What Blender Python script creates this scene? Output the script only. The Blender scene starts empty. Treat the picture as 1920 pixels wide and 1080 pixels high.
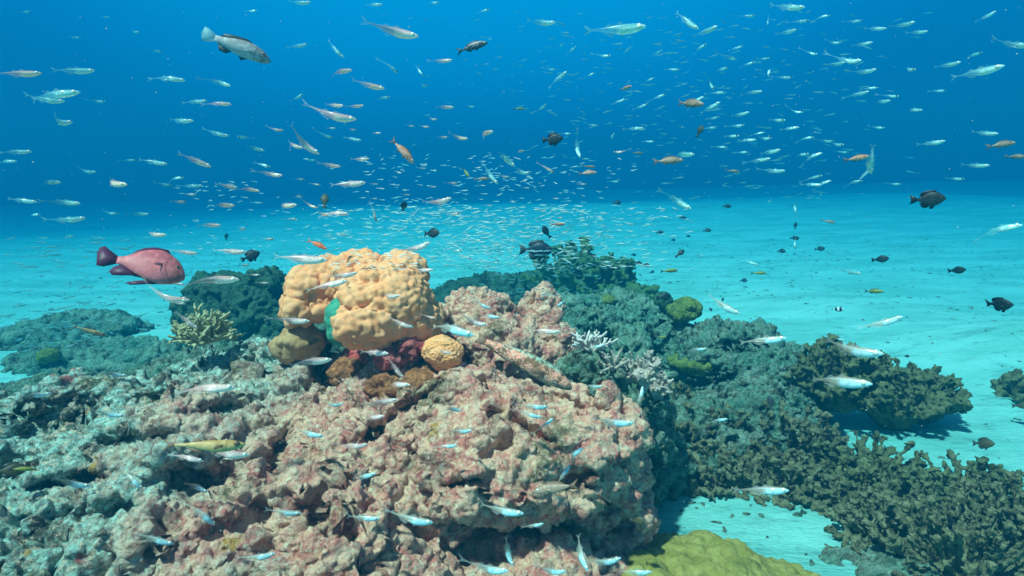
import bpy, math, random
import numpy as np
from mathutils import Vector, Matrix, noise as mnoise

random.seed(7); rng = np.random.default_rng(7)
R = math.radians
S = bpy.context.scene
C = S.collection

# ------------------------------------------------------------------ camera
cam_d = bpy.data.cameras.new('camera'); cam = bpy.data.objects.new('camera', cam_d); C.objects.link(cam)
cam_d.sensor_width = 36; FPX = 1144.0
cam_d.lens = 36 * FPX / 1920
cam_d.clip_start = 0.02; cam_d.clip_end = 500
CAM = Vector((0, 0, 1.0))
cam.matrix_world = Matrix.Translation(CAM) @ Matrix.Rotation(R(90 - 10.4), 4, 'X') @ Matrix.Rotation(R(-1.0), 4, 'Z')
S.camera = cam
MW = cam.matrix_world.copy(); M3 = MW.to_3x3()
RT, UP, FW = M3 @ Vector((1, 0, 0)), M3 @ Vector((0, 1, 0)), M3 @ Vector((0, 0, -1))

def ray(px, py):
    return RT * ((px - 960) / FPX) + UP * ((540 - py) / FPX) + FW
def P(px, py, d):
    return CAM + ray(px, py) * d
def pix(p):
    v = MW.inverted() @ Vector(p)
    return 960 + FPX * v.x / -v.z, 540 - FPX * v.y / -v.z, -v.z
def sand_at(px, py, z=0.0):
    r = ray(px, py); t = (z - CAM.z) / r.z
    return CAM + r * t, t

# ------------------------------------------------------------------ world, sun, exposure
SUN_EL, SUN_AZ = R(63), R(224)          # high sun from the left, a little behind the camera
W = bpy.data.worlds.new('World'); S.world = W; W.use_nodes = True
wt = W.node_tree; wt.nodes.clear()
def WN(t, **k):
    n = wt.nodes.new(t)
    for a, b in k.items(): setattr(n, a, b)
    return n
def wl(a, b): wt.links.new(a, b)
geo = WN('ShaderNodeTexCoord'); sep = WN('ShaderNodeSeparateXYZ'); wl(geo.outputs['Generated'], sep.inputs[0])
sky = WN('ShaderNodeTexSky', sky_type='NISHITA', sun_disc=False, sun_elevation=SUN_EL, sun_rotation=SUN_AZ)
skt = WN('ShaderNodeMix', data_type='RGBA', blend_type='MULTIPLY'); skt.inputs[0].default_value = 1
wl(sky.outputs[0], skt.inputs[6]); skt.inputs[7].default_value = (0.9, 0.95, .85, 1)
# open water seen sideways: colour by height
rp = WN('ShaderNodeValToRGB'); wl(sep.outputs[2], rp.inputs[0])
cr = rp.color_ramp; cr.elements[0].position = 0.0; cr.elements[0].color = (0, .24, .56, 1)
cr.elements[1].position = 0.30; cr.elements[1].color = (0, .33, .78, 1)
e = cr.elements.new(.06); e.color = (0, .21, .53, 1)
e = cr.elements.new(.16); e.color = (0, .21, .56, 1)
# brighter water towards the light, straight ahead and up
dot = WN('ShaderNodeVectorMath', operation='DOT_PRODUCT'); wl(geo.outputs['Generated'], dot.inputs[0])
dv = Vector((-.05, 1, .42)).normalized(); dot.inputs[1].default_value = dv
mr = WN('ShaderNodeMapRange', interpolation_type='SMOOTHSTEP'); wl(dot.outputs['Value'], mr.inputs[0])
mr.inputs[1].default_value = .80; mr.inputs[2].default_value = 1.0; mr.inputs[3].default_value = 0; mr.inputs[4].default_value = 1
gl = WN('ShaderNodeMix', data_type='RGBA'); wl(mr.outputs[0], gl.inputs[0]); wl(rp.outputs[0], gl.inputs[6]); gl.inputs[7].default_value = (0, .50, .98, 1)
bgw = WN('ShaderNodeBackground'); wl(gl.outputs[2], bgw.inputs[0]); bgw.inputs[1].default_value = .48
bgs = WN('ShaderNodeBackground'); wl(skt.outputs[2], bgs.inputs[0]); bgs.inputs[1].default_value = 0.06
m2 = WN('ShaderNodeMapRange', interpolation_type='SMOOTHSTEP'); wl(sep.outputs[2], m2.inputs[0]); m2.inputs[1].default_value = .34; m2.inputs[2].default_value = .55
mx = WN('ShaderNodeMixShader'); wl(m2.outputs[0], mx.inputs[0]); wl(bgw.outputs[0], mx.inputs[1]); wl(bgs.outputs[0], mx.inputs[2])
wo = WN('ShaderNodeOutputWorld'); wl(mx.outputs[0], wo.inputs[0])

sl = bpy.data.lights.new('sun', 'SUN'); sl.energy = 5.0; sl.angle = R(2.5); sl.color = (1.0, .86, .70)
so = bpy.data.objects.new('sun', sl); C.objects.link(so)
sd = Vector((math.sin(SUN_AZ) * math.cos(SUN_EL), math.cos(SUN_AZ) * math.cos(SUN_EL), math.sin(SUN_EL)))
so.rotation_euler = sd.to_track_quat('Z', 'Y').to_euler(); so.location = (0, 0, 8)
S.view_settings.view_transform = 'Standard'; S.view_settings.look = 'None'
S.view_settings.exposure = 1.08; S.view_settings.gamma = 1.0
S.cycles.volume_bounces = 0; S.cycles.transparent_max_bounces = 24; S.cycles.max_bounces = 6
S.cycles.diffuse_bounces = 2; S.cycles.use_denoising = True

# ------------------------------------------------------------------ numpy noise
def _h(ix, iy, iz, s):
    h = (ix.astype(np.uint32) * np.uint32(374761393) + iy.astype(np.uint32) * np.uint32(668265263)
         + iz.astype(np.uint32) * np.uint32(2147483647 - 7919) + np.uint32(s * 974711 + 13))
    h = (h ^ (h >> np.uint32(13))) * np.uint32(1274126177); h = h ^ (h >> np.uint32(16))
    h = h * np.uint32(2246822519); h = h ^ (h >> np.uint32(15))
    return (h & np.uint32(0xffffff)).astype(np.float32) / np.float32(0xffffff)
def vnoise(p, s=0):
    f = np.floor(p); t = (p - f).astype(np.float32); i = f.astype(np.int64); t = t * t * (3 - 2 * t)
    r = 0
    for dx in (0, 1):
        wx = t[:, 0] if dx else 1 - t[:, 0]
        for dy in (0, 1):
            wy = t[:, 1] if dy else 1 - t[:, 1]
            for dz in (0, 1):
                wz = t[:, 2] if dz else 1 - t[:, 2]
                r = r + wx * wy * wz * _h(i[:, 0] + dx, i[:, 1] + dy, i[:, 2] + dz, s)
    return r * 2 - 1
ROT = np.array(Matrix.Rotation(.7, 3, 'X') @ Matrix.Rotation(.5, 3, 'Y') @ Matrix.Rotation(1.1, 3, 'Z'))
def fbm(p, freq, octs=4, gain=.5, s=0):
    q = p @ ROT.T * freq; a = 1.0; r = 0; n = 0
    for k in range(octs):
        r = r + a * vnoise(q, s + k * 31); n += a; a *= gain; q = q @ ROT.T * 2.07
    return r / n
def ridged(p, freq, octs=3, s=0):
    q = p @ ROT.T * freq; a = 1.0; r = 0; n = 0
    for k in range(octs):
        r = r + a * (1 - 2 * np.abs(vnoise(q, s + k * 17))); n += a; a *= .5; q = q @ ROT.T * 2.1
    return r / n
def worley(p, freq, s=0, jit=.75):
    q = p * freq - .5; f = np.floor(q).astype(np.int64); best = np.full(len(p), 9., np.float32)
    for dx in (0, 1):
        for dy in (0, 1):
            for dz in (0, 1):
                c = f + np.array([dx, dy, dz])
                j = np.stack([_h(c[:, 0], c[:, 1], c[:, 2], s + k) for k in (1, 2, 3)], 1)
                o = c + (j - .5) * jit - q
                best = np.minimum(best, (o * o).sum(1))
    return np.sqrt(best)

# ------------------------------------------------------------------ materials
class NT:
    def __init__(s, name):
        s.m = bpy.data.materials.new(name); s.m.use_nodes = True; s.t = s.m.node_tree; s.t.nodes.clear()
        s.out = s.n('ShaderNodeOutputMaterial'); s.p = s.n('ShaderNodeBsdfPrincipled'); s.l(s.p.outputs[0], s.out.inputs[0])
        s.co = s.n('ShaderNodeTexCoord').outputs['Object']
    def n(s, t, **k):
        x = s.t.nodes.new(t)
        for a, b in k.items(): setattr(x, a, b)
        return x
    def l(s, a, b): s.t.links.new(a, b)
    def noise(s, sc, det=5, rough=.6, co=None, dist=0):
        x = s.n('ShaderNodeTexNoise'); x.inputs['Scale'].default_value = sc; x.inputs['Detail'].default_value = det
        x.inputs['Roughness'].default_value = rough; x.inputs['Distortion'].default_value = dist; s.l(co or s.co, x.inputs['Vector']); return x.outputs['Fac']
    def vor(s, sc, feat='F1', co=None):
        x = s.n('ShaderNodeTexVoronoi', feature=feat); x.inputs['Scale'].default_value = sc; s.l(co or s.co, x.inputs['Vector']); return x.outputs['Distance']
    def rng(s, v, a, b, c=0, d=1, smooth=True):
        x = s.n('ShaderNodeMapRange', interpolation_type='SMOOTHSTEP' if smooth else 'LINEAR'); s.l(v, x.inputs[0])
        for k, q in zip((1, 2, 3, 4), (a, b, c, d)): x.inputs[k].default_value = q
        return x.outputs[0]
    def mix(s, f, a, b, bt='MIX'):
        x = s.n('ShaderNodeMix', data_type='RGBA', blend_type=bt)
        for i, v in ((0, f), (6, a), (7, b)):
            if hasattr(v, 'links'): s.l(v, x.inputs[i])
            elif i == 0: x.inputs[0].default_value = v
            else: x.inputs[i].default_value = (*v, 1)
        return x.outputs[2]
    def math(s, op, a, b=0.0):
        x = s.n('ShaderNodeMath', operation=op)
        for i, v in ((0, a), (1, b)):
            if hasattr(v, 'links'): s.l(v, x.inputs[i])
            else: x.inputs[i].default_value = v
        return x.outputs[0]
    def bump(s, h, strength=.6, dist=.004):
        x = s.n('ShaderNodeBump'); x.inputs['Strength'].default_value = strength; x.inputs['Distance'].default_value = dist
        s.l(h, x.inputs['Height']); s.l(x.outputs[0], s.p.inputs['Normal'])
    def sep(s):
        x = s.n('ShaderNodeSeparateXYZ'); s.l(s.co, x.inputs[0]); return x.outputs
    def fin(s, col, rough=.8, spec=.2, alpha=None, metal=0):
        if hasattr(col, 'links'): s.l(col, s.p.inputs['Base Color'])
        else: s.p.inputs['Base Color'].default_value = (*col, 1)
        s.p.inputs['Roughness'].default_value = rough; s.p.inputs['Specular IOR Level'].default_value = spec
        if hasattr(metal, 'links'): s.l(metal, s.p.inputs['Metallic'])
        else: s.p.inputs['Metallic'].default_value = metal
        if alpha is not None:
            if hasattr(alpha, 'links'): s.l(alpha, s.p.inputs['Alpha'])
            else: s.p.inputs['Alpha'].default_value = alpha
        return s.m

def rock_mat(name, cream, pink, dark, turf, warm_pool_c=None, warm_pool_r=(.3, .9), dark_amt=.5, seed=0, patches=True):
    t = NT(name)
    n1 = t.noise(5 + seed * .3, 4); n2 = t.noise(22, 8, .7); n3 = t.noise(11, 6, .65, dist=.6); n4 = t.noise(75, 6, .75)
    c = t.mix(t.rng(n2, .42, .60), cream, pink)
    c = t.mix(t.rng(n4, .50, .68), c, tuple(min(1, v * 1.45 + .04) for v in cream))
    c = t.mix(t.math('MULTIPLY', t.rng(n3, .55, .66), dark_amt * 1.3), c, dark)
    c = t.mix(t.rng(t.noise(48, 5, .7), .58, .68, 0, .6), c, tuple(v * .8 for v in dark))
    if warm_pool_c is not None:  # warm middle fading to turf green paints a pool of light
        x = t.n('ShaderNodeVectorMath', operation='DISTANCE'); t.l(t.co, x.inputs[0]); x.inputs[1].default_value = warm_pool_c
        dd = t.math('ADD', x.outputs['Value'], t.math('MULTIPLY', t.math('SUBTRACT', n1, .5), .9))
        dd = t.math('ADD', dd, t.math('MULTIPLY', t.math('SUBTRACT', n2, .5), .35))
        tf = t.rng(dd, warm_pool_r[0], warm_pool_r[1], 0, .92)
    else:
        tf = t.rng(n1, .35, .6, 0, .8)
    tc = t.mix(t.rng(n4, .40, .62), tuple(v * .35 for v in turf), tuple(min(1, v * 1.4) for v in turf))
    tc = t.mix(t.rng(n3, .5, .62), tc, tuple(v * .08 for v in turf))
    tc = t.mix(t.rng(t.noise(30, 6, .7), .52, .66), tc, tuple(a * .5 + b * .45 for a, b in zip(cream, turf)))
    c = t.mix(tf, c, tc)
    if patches:
        c = t.mix(t.rng(t.noise(4.2, 5, .7), .56, .63, 0, .75), c, t.mix(t.rng(n4, .4, .6), (.05, .055, .02), (.17, .18, .07)))
        c = t.mix(t.rng(t.noise(9.3, 3, .5), .68, .71, 0, .85), c, (.55, .26, .03))
        c = t.mix(t.rng(t.noise(7.1, 4, .6), .66, .70, 0, .8), c, (.42, .05, .06))
    c = t.mix(t.rng(t.noise(85, 7, .85), .56, .61, 0, .8), c, tuple(v * .5 for v in dark))
    c = t.mix(t.rng(t.noise(70, 7, .85, dist=.8), .52, .60, 0, .8), c, tuple(min(1, v * 1.15 + .06) for v in cream))
    h = t.math('ADD', t.math('MULTIPLY', t.noise(130, 8, .75), 1.0), t.math('MULTIPLY', t.vor(95), .55))
    t.bump(h, 1.0, .011)
    return t.fin(c, .9, .12)

CENTRE = (-.06, 1.28, .5)
M_main = rock_mat('coralline_rock', (.99, .56, .38), (.78, .22, .18), (.05, .015, .015), (.36, .64, .55), (.03, 1.30, .5), (.44, .92))  # camera light's warm pool and cool rim are put into the rock colour
M_back = rock_mat('turf_rock', (.25, .36, .26), (.14, .20, .12), (.012, .03, .02), (.07, .24, .17), None, dark_amt=.6, seed=3, patches=False)
M_dark = rock_mat('dark_rock', (.07, .14, .08), (.04, .08, .045), (.008, .02, .012), (.045, .12, .06), None, dark_amt=.7, seed=6, patches=False)
M_rubb = rock_mat('rubble_rock', (.24, .32, .24), (.17, .14, .09), (.012, .02, .012), (.07, .22, .14), None, dark_amt=.6, seed=9, patches=False)
M_red = rock_mat('red_crust', (.75, .10, .10), (.80, .22, .20), (.20, .02, .02), (.6, .2, .2), None, dark_amt=.5, seed=2, patches=False)
M_orange = rock_mat('orange_crust', (.58, .20, .07), (.38, .14, .06), (.08, .03, .015), (.45, .22, .12), None, dark_amt=.5, seed=4, patches=False)

def coral_mat(name, a, b, dark, sc=40, bumpsc=220, bs=.5, greens=None):
    t = NT(name)
    c = t.mix(t.rng(t.noise(sc, 5, .6), .35, .65), a, b)
    c = t.mix(t.rng(t.noise(sc * .3, 4, .6), .55, .75, 0, .7), c, dark)
    if greens: c = t.mix(t.rng(t.noise(9, 4, .6), .55, .66, 0, .75), c, greens)
    t.bump(t.math('ADD', t.vor(bumpsc), t.noise(bumpsc * .6, 4)), bs, .003)
    return t.fin(c, .85, .15)
M_tan = coral_mat('tan_coral', (.88, .33, .14), (.94, .43, .21), (.55, .16, .07), 30, 420, .35)
M_tanlow = coral_mat('darker_tan_coral_skin', (.50, .30, .14), (.42, .22, .10), (.16, .07, .05), 30, 300, .5)  # darker, browner mix of the tan coral colours
M_green = coral_mat('green_coral', (.05, .26, .16), (.08, .34, .22), (.02, .12, .08), 40, 260, .6)
M_brain = coral_mat('orange_brain_coral', (.88, .34, .13), (.90, .42, .19), (.5, .16, .07), 60, 160, .8)
M_bush = coral_mat('olive_bush_coral', (.07, .075, .03), (.18, .18, .085), (.015, .02, .01), 50, 240, .9)
M_bush2 = coral_mat('brown_bush_coral', (.09, .08, .04), (.22, .20, .11), (.02, .018, .01), 45, 240, .9)
M_bush3 = coral_mat('dark_green_bush_coral', (.06, .12, .04), (.12, .20, .06), (.02, .05, .02), 30, 200, .8)
M_stag = coral_mat('yellowish_staghorn', (.36, .32, .16), (.52, .48, .28), (.14, .12, .06), 40, 300, .5)
M_pale = coral_mat('pale_tip_coral', (.62, .52, .48), (.72, .66, .6), (.38, .24, .2), 40, 300, .5)
M_finger = coral_mat('brown_finger_coral', (.40, .30, .24), (.52, .44, .38), (.2, .1, .08), 40, 300, .5)
M_yell = coral_mat('mustard_coral', (.24, .20, .04), (.36, .29, .08), (.06, .08, .025), 26, 260, .6)
M_ygreen = coral_mat('yellow_green_coral', (.09, .13, .03), (.19, .22, .05), (.015, .04, .015), 50, 120, .9)

def sand_mat():
    t = NT('pale_sand')
    mp = t.n('ShaderNodeMapping'); mp.inputs['Scale'].default_value = (1, 2.6, 1); t.l(t.co, mp.inputs[0])
    n1 = t.noise(1.1, 5, .6, mp.outputs[0]); n2 = t.noise(7, 6, .65, mp.outputs[0]); n3 = t.noise(160, 5, .8)
    c = t.mix(t.rng(n1, .35, .65), (.24, .68, .60), (.38, .88, .80))  # teal base colour stands in for red light lost on the way down
    c = t.mix(t.rng(n2, .55, .72, 0, .6), c, (.08, .26, .26))
    c = t.mix(t.rng(t.noise(2.3, 7, .72, mp.outputs[0]), .57, .70, 0, .65), c, (.07, .22, .23))
    c = t.mix(t.rng(n3, .58, .75, 0, .4), c, (.35, .34, .30))
    t.bump(t.math('ADD', t.noise(24, 6, .7, mp.outputs[0]), t.math('MULTIPLY', n3, .25)), .9, .03)
    return t.fin(c, .95, .08)
M_sand = sand_mat()

# ------------------------------------------------------------------ mesh helpers
def tagp(o, label=None, cat=None, group=None, kind=None):
    for k, v in (('label', label), ('category', cat), ('group', group), ('kind', kind)):
        if v: o[k] = v
    return o
def link_mesh(name, verts, faces, mat, parent=None, smooth=True):
    me = bpy.data.meshes.new(name); me.from_pydata([tuple(v) for v in verts], [], faces)
    if smooth: me.polygons.foreach_set('use_smooth', [True] * len(me.polygons))
    me.materials.append(mat); me.update()
    o = bpy.data.objects.new(name, me); C.objects.link(o); o.parent = parent
    return o
_ico = {}
def ico(sub):
    if sub not in _ico:
        import bmesh
        bm = bmesh.new(); bmesh.ops.create_icosphere(bm, subdivisions=sub, radius=1)
        _ico[sub] = (np.array([v.co[:] for v in bm.verts]), np.array([[v.index for v in f.verts] for f in bm.faces])); bm.free()
    return _ico[sub]
def union(prims, voxel):
    """prims: (verts, faces) pieces united into one closed skin"""
    vs, fs, n = [], [], 0
    for v, f in prims: vs.append(v); fs.append(f + n); n += len(v)
    v = np.concatenate(vs); f = np.concatenate(fs)
    me = bpy.data.meshes.new('t'); me.vertices.add(len(v)); me.vertices.foreach_set('co', v.ravel())
    me.loops.add(f.size); me.loops.foreach_set('vertex_index', f.ravel().astype(np.int32))
    me.polygons.add(len(f)); me.polygons.foreach_set('loop_start', np.arange(0, f.size, 3, dtype=np.int32))
    me.update(calc_edges=True)
    o = bpy.data.objects.new('t', me); C.objects.link(o)
    m = o.modifiers.new('r', 'REMESH'); m.mode = 'VOXEL'; m.voxel_size = voxel
    dg = bpy.context.evaluated_depsgraph_get(); dg.update()
    r = bpy.data.meshes.new_from_object(o.evaluated_get(dg)); bpy.data.objects.remove(o); bpy.data.meshes.remove(me)
    return r
def vn(me):
    n = np.empty(len(me.vertices) * 3, np.float32); me.vertex_normals.foreach_get('vector', n); return n.reshape(-1, 3)
def vc(me):
    n = np.empty(len(me.vertices) * 3, np.float32); me.vertices.foreach_get('co', n); return n.reshape(-1, 3).astype(np.float64)
def setco(me, c):
    me.vertices.foreach_set('co', c.astype(np.float32).ravel()); me.update()
def ell(c, r, rot=(0, 0, 0), sub=3, lump=0, s=0):
    v, f = ico(sub); v = v.copy()
    if lump: v = v * (1 + lump * fbm(v + s * 3.7, 1.3, 2, s=s))[:, None]
    v = v * np.array(r)
    m = np.array((Matrix.Rotation(rot[2], 3, 'Z') @ Matrix.Rotation(rot[1], 3, 'Y') @ Matrix.Rotation(rot[0], 3, 'X')))
    return v @ m.T + np.array(c), f
def smooth_laplace(me, it):
    n = len(me.vertices); e = np.empty(len(me.edges) * 2, np.int32); me.edges.foreach_get('vertices', e); e = e.reshape(-1, 2)
    c = vc(me); deg = np.bincount(e.ravel(), minlength=n)[:, None]
    for _ in range(it):
        a = np.stack([np.bincount(e[:, 0], c[e[:, 1], k], n) + np.bincount(e[:, 1], c[e[:, 0], k], n) for k in range(3)], 1)
        c = c * .4 + a / np.maximum(deg, 1) * .6
    setco(me, c)
def finish(me, name, mat, parent=None):
    me.polygons.foreach_set('use_smooth', [True] * len(me.polygons)); me.materials.clear(); me.materials.append(mat); me.name = name
    me.update(); o = bpy.data.objects.new(name, me); C.objects.link(o); o.parent = parent; return o

def rock(name, blobs, voxel, mat, amp=1.0, s=0, parent=None, smooth=3, freq=1.0, carve=()):
    """blobs: (x,y,z, rx,ry,rz[,rotz]) in metres"""
    pr = [ell(b[:3], b[3:6], (0, 0, b[6] if len(b) > 6 else 0), 4, .22, s + i) for i, b in enumerate(blobs)]
    me = union(pr, voxel); smooth_laplace(me, smooth)
    c, n = vc(me), vn(me)
    wob = np.stack([fbm(c, 9 * freq, 2, s=s + 71 + k) for k in range(3)], 1) * .02 / freq
    big = fbm(c, 3.2 * freq, 3, s=s) * .075 / freq
    c2 = c + n * (big[:, None] * amp); setco(me, c2); n = vn(me); c = c2
    q = c + wob
    d = ridged(q, 7 * freq, 3, s + 5) * .020 / freq
    d += -.028 / freq * np.clip(.30 - np.abs(fbm(q, 4.1 * freq, 3, s=s + 9)), 0, .3) * 2 * (fbm(q, 2.3 * freq, 2, s=s + 12) > -.1)   # cracks
    d += (.55 - worley(q, 17 * freq, s + 3)) * .044 / freq
    setco(me, c + n * (d * amp)[:, None])
    for (px, py, rx_, ry_, rot, dep) in carve:      # hollows and cracks eaten into the rock
        c = vc(me); n = vn(me); Mi = np.array(MW.inverted()); w = c @ Mi[:3, :3].T + Mi[:3, 3]
        u, v_ = 960 + FPX * w[:, 0] / -w[:, 2] - px, 540 - FPX * w[:, 1] / -w[:, 2] - py
        a, b = u * math.cos(R(rot)) - v_ * math.sin(R(rot)), u * math.sin(R(rot)) + v_ * math.cos(R(rot))
        k = np.exp(-((a / rx_) ** 2 + (b / ry_) ** 2) ** 2 * 1.0) * (n[:, 2] > -.2)
        dr = c - np.array(CAM); dr /= np.linalg.norm(dr, axis=1)[:, None]
        setco(me, c + (dr * .75 - n * .25) * (k * dep)[:, None])
    c = vc(me); n = vn(me)
    q = c + wob * .4
    d = (.5 - worley(q, 42 * freq, s + 6)) * .020 / freq + ridged(q, 30 * freq, 3, s + 8) * .0095 / freq + fbm(q, 90 * freq, 2, s=s + 4) * .0035
    pit = fbm(q, 20 * freq, 2, s=s + 14); d -= np.clip(pit - .22, 0, .5) * .16 / freq; d += (.5 - worley(q, 88 * freq, s + 26)) * .0085 / freq
    setco(me, c + n * (d * amp)[:, None])
    return finish(me, name, mat, parent)

# ------------------------------------------------------------------ sand floor
def floor():
    N = 620; u = np.linspace(-1, 1, N); k = 5.2
    g = np.sinh(u * k) / math.sinh(k) * 38
    X, Y = np.meshgrid(g + .3, np.sinh(u * k) / math.sinh(k) * 37 + 1.6)
    p = np.stack([X.ravel(), Y.ravel(), np.zeros(N * N)], 1)
    q = p * np.array([1, 1.9, 1]); rr = np.hypot(p[:, 0], p[:, 1])
    z = fbm(p, .35, 3, s=40) * .09 + fbm(q, 2.2, 3, s=41) * .020 + ridged(q, 6, 2, 42) * .006 + fbm(q, 22, 2, s=43) * .003 * (rr < 9)
    far = np.clip((rr - 5) / 12, 0, 1); z += far * (.012 * p[:, 0] + fbm(p, .11, 2, s=77) * .35)
    z += .16 * np.exp(-((p[:, 0] - 2.9) ** 2 / .9 + (p[:, 1] - 3.1) ** 2 / .25))      # mound at the right
    z += .05 * np.exp(-((p[:, 0] - 2.2) ** 2 / .5 + (p[:, 1] - 4.2) ** 2 / .2))
    z *= np.clip((rr - .2), .2, 1)
    p[:, 2] = z
    i = np.arange(N * N).reshape(N, N)
    f = np.stack([i[:-1, :-1].ravel(), i[:-1, 1:].ravel(), i[1:, 1:].ravel(), i[1:, :-1].ravel()], 1)
    o = link_mesh('sand_floor', p, f.tolist(), M_sand); tagp(o, kind='structure')
    return o
floor()

# ------------------------------------------------------------------ reef rocks
def T(o, label, cat, group=None, **k): return tagp(o, label, cat, group, **k)

T(rock('reef_rock', [
    (-.85, 1.30, .22, .75, .58, .30), (-.45, 1.30, .25, .33, .45, .26), (-.62, .72, .08, .58, .36, .36), (-1.2, 1.2, .15, .5, .5, .3),
    (-.45, 1.60, .02, .60, .50, .42), (-.33, 1.56, .42, .17, .13, .15), (-.52, 1.62, .40, .17, .15, .15), (-.62, 1.42, .42, .16, .14, .10), (-.42, 1.36, .42, .10, .12, .08),
    (-.93, 1.82, .34, .22, .16, .15), (-.80, 1.75, .34, .25, .16, .16), (-1.05, 1.5, .36, .2, .2, .13), (-.37, 1.05, .33, .17, .17, .12)], .0036, M_main, 1.0, 1, carve=[(375, 893, 75, 34, 8, .12), (70, 780, 130, 40, 8, .13), (650, 672, 62, 40, 0, .09), (470, 690, 40, 20, 0, .04), (610, 700, 26, 42, 10, .09), (430, 760, 55, 14, 12, .07), (520, 850, 16, 50, -25, .07), (310, 745, 60, 12, 8, .06), (130, 900, 80, 14, 10, .08), (250, 820, 70, 16, 5, .07), (180, 960, 90, 22, 12, .06), (440, 985, 60, 20, 20, .03), (765, 758, 80, 13, 36, .07), (700, 815, 30, 16, 50, .06)]),
  'broad pink and cream encrusted rock slab filling the lower left', 'rock')
T(rock('reef_boulder', [
    (.00, 1.24, .40, .25, .20, .13, .3), (.14, 1.30, .36, .15, .17, .14), (-.10, 1.32, .42, .16, .16, .12), (.21, 1.36, .28, .11, .2, .16)], .0032, M_main, .75, 2, carve=[(765, 758, 80, 13, 36, .09), (940, 835, 50, 22, 30, .05), (768, 880, 16, 55, -8, .08), (985, 800, 60, 10, -28, .07), (870, 905, 50, 10, 12, .06), (1060, 760, 60, 20, -30, .04), (1080, 900, 50, 20, 10, .05)]),
  'large rounded pink boulder under the resting mottled fish', 'rock')
T(rock('reef_ledge', [
    (-.06, 1.16, .10, .28, .20, .16), (.12, 1.25, .08, .15, .2, .14), (.05, 1.35, .02, .3, .2, .22), (-.3, 1.05, .15, .2, .2, .18)], .004, M_main, .8, 3),
  'dark ledge of rock below the overhang at bottom centre', 'rock')
T(rock('reef_boulder', [(-.115, 1.74, .58, .105, .10, .10), (-.06, 1.66, .50, .13, .10, .09), (-.10, 1.75, .4, .13, .12, .16)], .0038, M_main, .8, 4, freq=1.3, carve=[(868, 685, 26, 26, 0, .08)]),
  'pinkish round boulder just right of the tan coral', 'rock')
T(rock('reef_boulder', [(.075, 1.78, .60, .055, .07, .075), (.10, 1.70, .50, .085, .09, .08), (.09, 1.76, .38, .12, .12, .16)], .0038, M_main, .7, 5, freq=1.3),
  'upright pinkish boulder in front of the dark green bushy coral', 'rock')
T(rock('reef_boulder', [(.22, 1.62, .36, .12, .15, .17), (.33, 1.72, .22, .14, .16, .2), (.24, 1.5, .28, .1, .15, .2), (.40, 1.9, .1, .16, .2, .22), (.18, 1.8, .2, .2, .2, .25)], .0042, M_rubb, 1.1, 6, freq=1.4),
  'nodular brown rock flank right of the pink boulder', 'rock')
# ridge at right, behind
T(rock('reef_ridge', [(.40, 2.75, .12, .30, .30, .20), (.20, 2.6, .20, .25, .3, .22), (.72, 2.85, .07, .35, .3, .20), (.5, 3.2, .13, .4, .3, .22)], .006, M_back, 1.3, 9, freq=1.3, carve=[(1190, 690, 60, 55, 0, .25), (1110, 640, 40, 14, 10, .08), (1250, 620, 40, 12, 0, .08)]),
  'turquoise turf covered ridge behind the pink boulders', 'rock')
T(rock('reef_ridge', [(.86, 2.65, .16, .20, .2, .18), (1.08, 2.75, .10, .20, .2, .18), (1.02, 2.45, .08, .22, .18, .18), (1.30, 2.85, .04, .14, .14, .12)], .006, M_rubb, 1.3, 10, freq=1.5, carve=[(1290, 720, 70, 30, 10, .2), (1380, 650, 50, 12, 0, .08)]),
  'knobbly dark teal rock mass below the yellow green coral', 'rock')
T(rock('reef_pillar', [(.47, 2.35, .26, .075, .08, .13), (.46, 2.37, .12, .09, .1, .18)], .005, M_back, .5, 11, freq=1.6),
  'stubby rounded rock pillar beside the dark recess', 'rock')
T(rock('reef_rubble', [(.80, 2.1, .06, .22, .2, .16), (.62, 2.0, .08, .17, .2, .17), (1.02, 2.25, .04, .2, .15, .13), (1.18, 2.5, .0, .2, .12, .11)], .005, M_rubb, 1.3, 12, freq=1.7),
  'low teal rubble heap left of the big olive coral', 'rock')
T(rock('reef_outcrop', [(-1.42, 3.3, .28, .28, .28, .26), (-1.60, 3.4, .25, .28, .3, .24), (-1.25, 3.2, .2, .2, .2, .25)], .009, M_dark, 1.0, 13, freq=.9),
  'dark green outcrop behind the purple fish', 'rock')
T(rock('reef_rubble', [(-1.1, 2.35, .16, .35, .25, .20), (-1.6, 2.2, .10, .4, .25, .18), (-.75, 2.2, .22, .25, .2, .22), (-1.6, 1.95, .10, .35, .25, .22), (-2.0, 2.3, .06, .4, .25, .17), (-1.2, 2.05, .2, .25, .2, .18)], .006, M_rubb, 1.0, 14, freq=1.2),
  'blue green rubble bank left of the staghorn coral', 'rock')
T(rock('reef_rubble', [(-2.3, 3.3, .0, .45, .25, .15), (-2.9, 3.9, .0, .5, .3, .14), (-1.9, 2.7, .0, .3, .2, .16)], .01, M_back, .9, 15),
  'low rubble patch on the sand at far left', 'rock')
T(rock('reef_rubble', [(-.25, 4.6, .0, .5, .3, .22), (.1, 4.9, .0, .4, .3, .2)], .012, M_dark, .9, 16),
  'dark rubble on the far sand left of the dark bushy coral', 'rock')
T(rock('reef_rubble', [(1.02, 1.32, -.02, .2, .13, .07), (.9, 1.42, -.03, .12, .1, .06)], .005, M_rubb, .5, 17, freq=1.6),
  'small grey rubble stones right of the mustard coral', 'rock')

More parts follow.
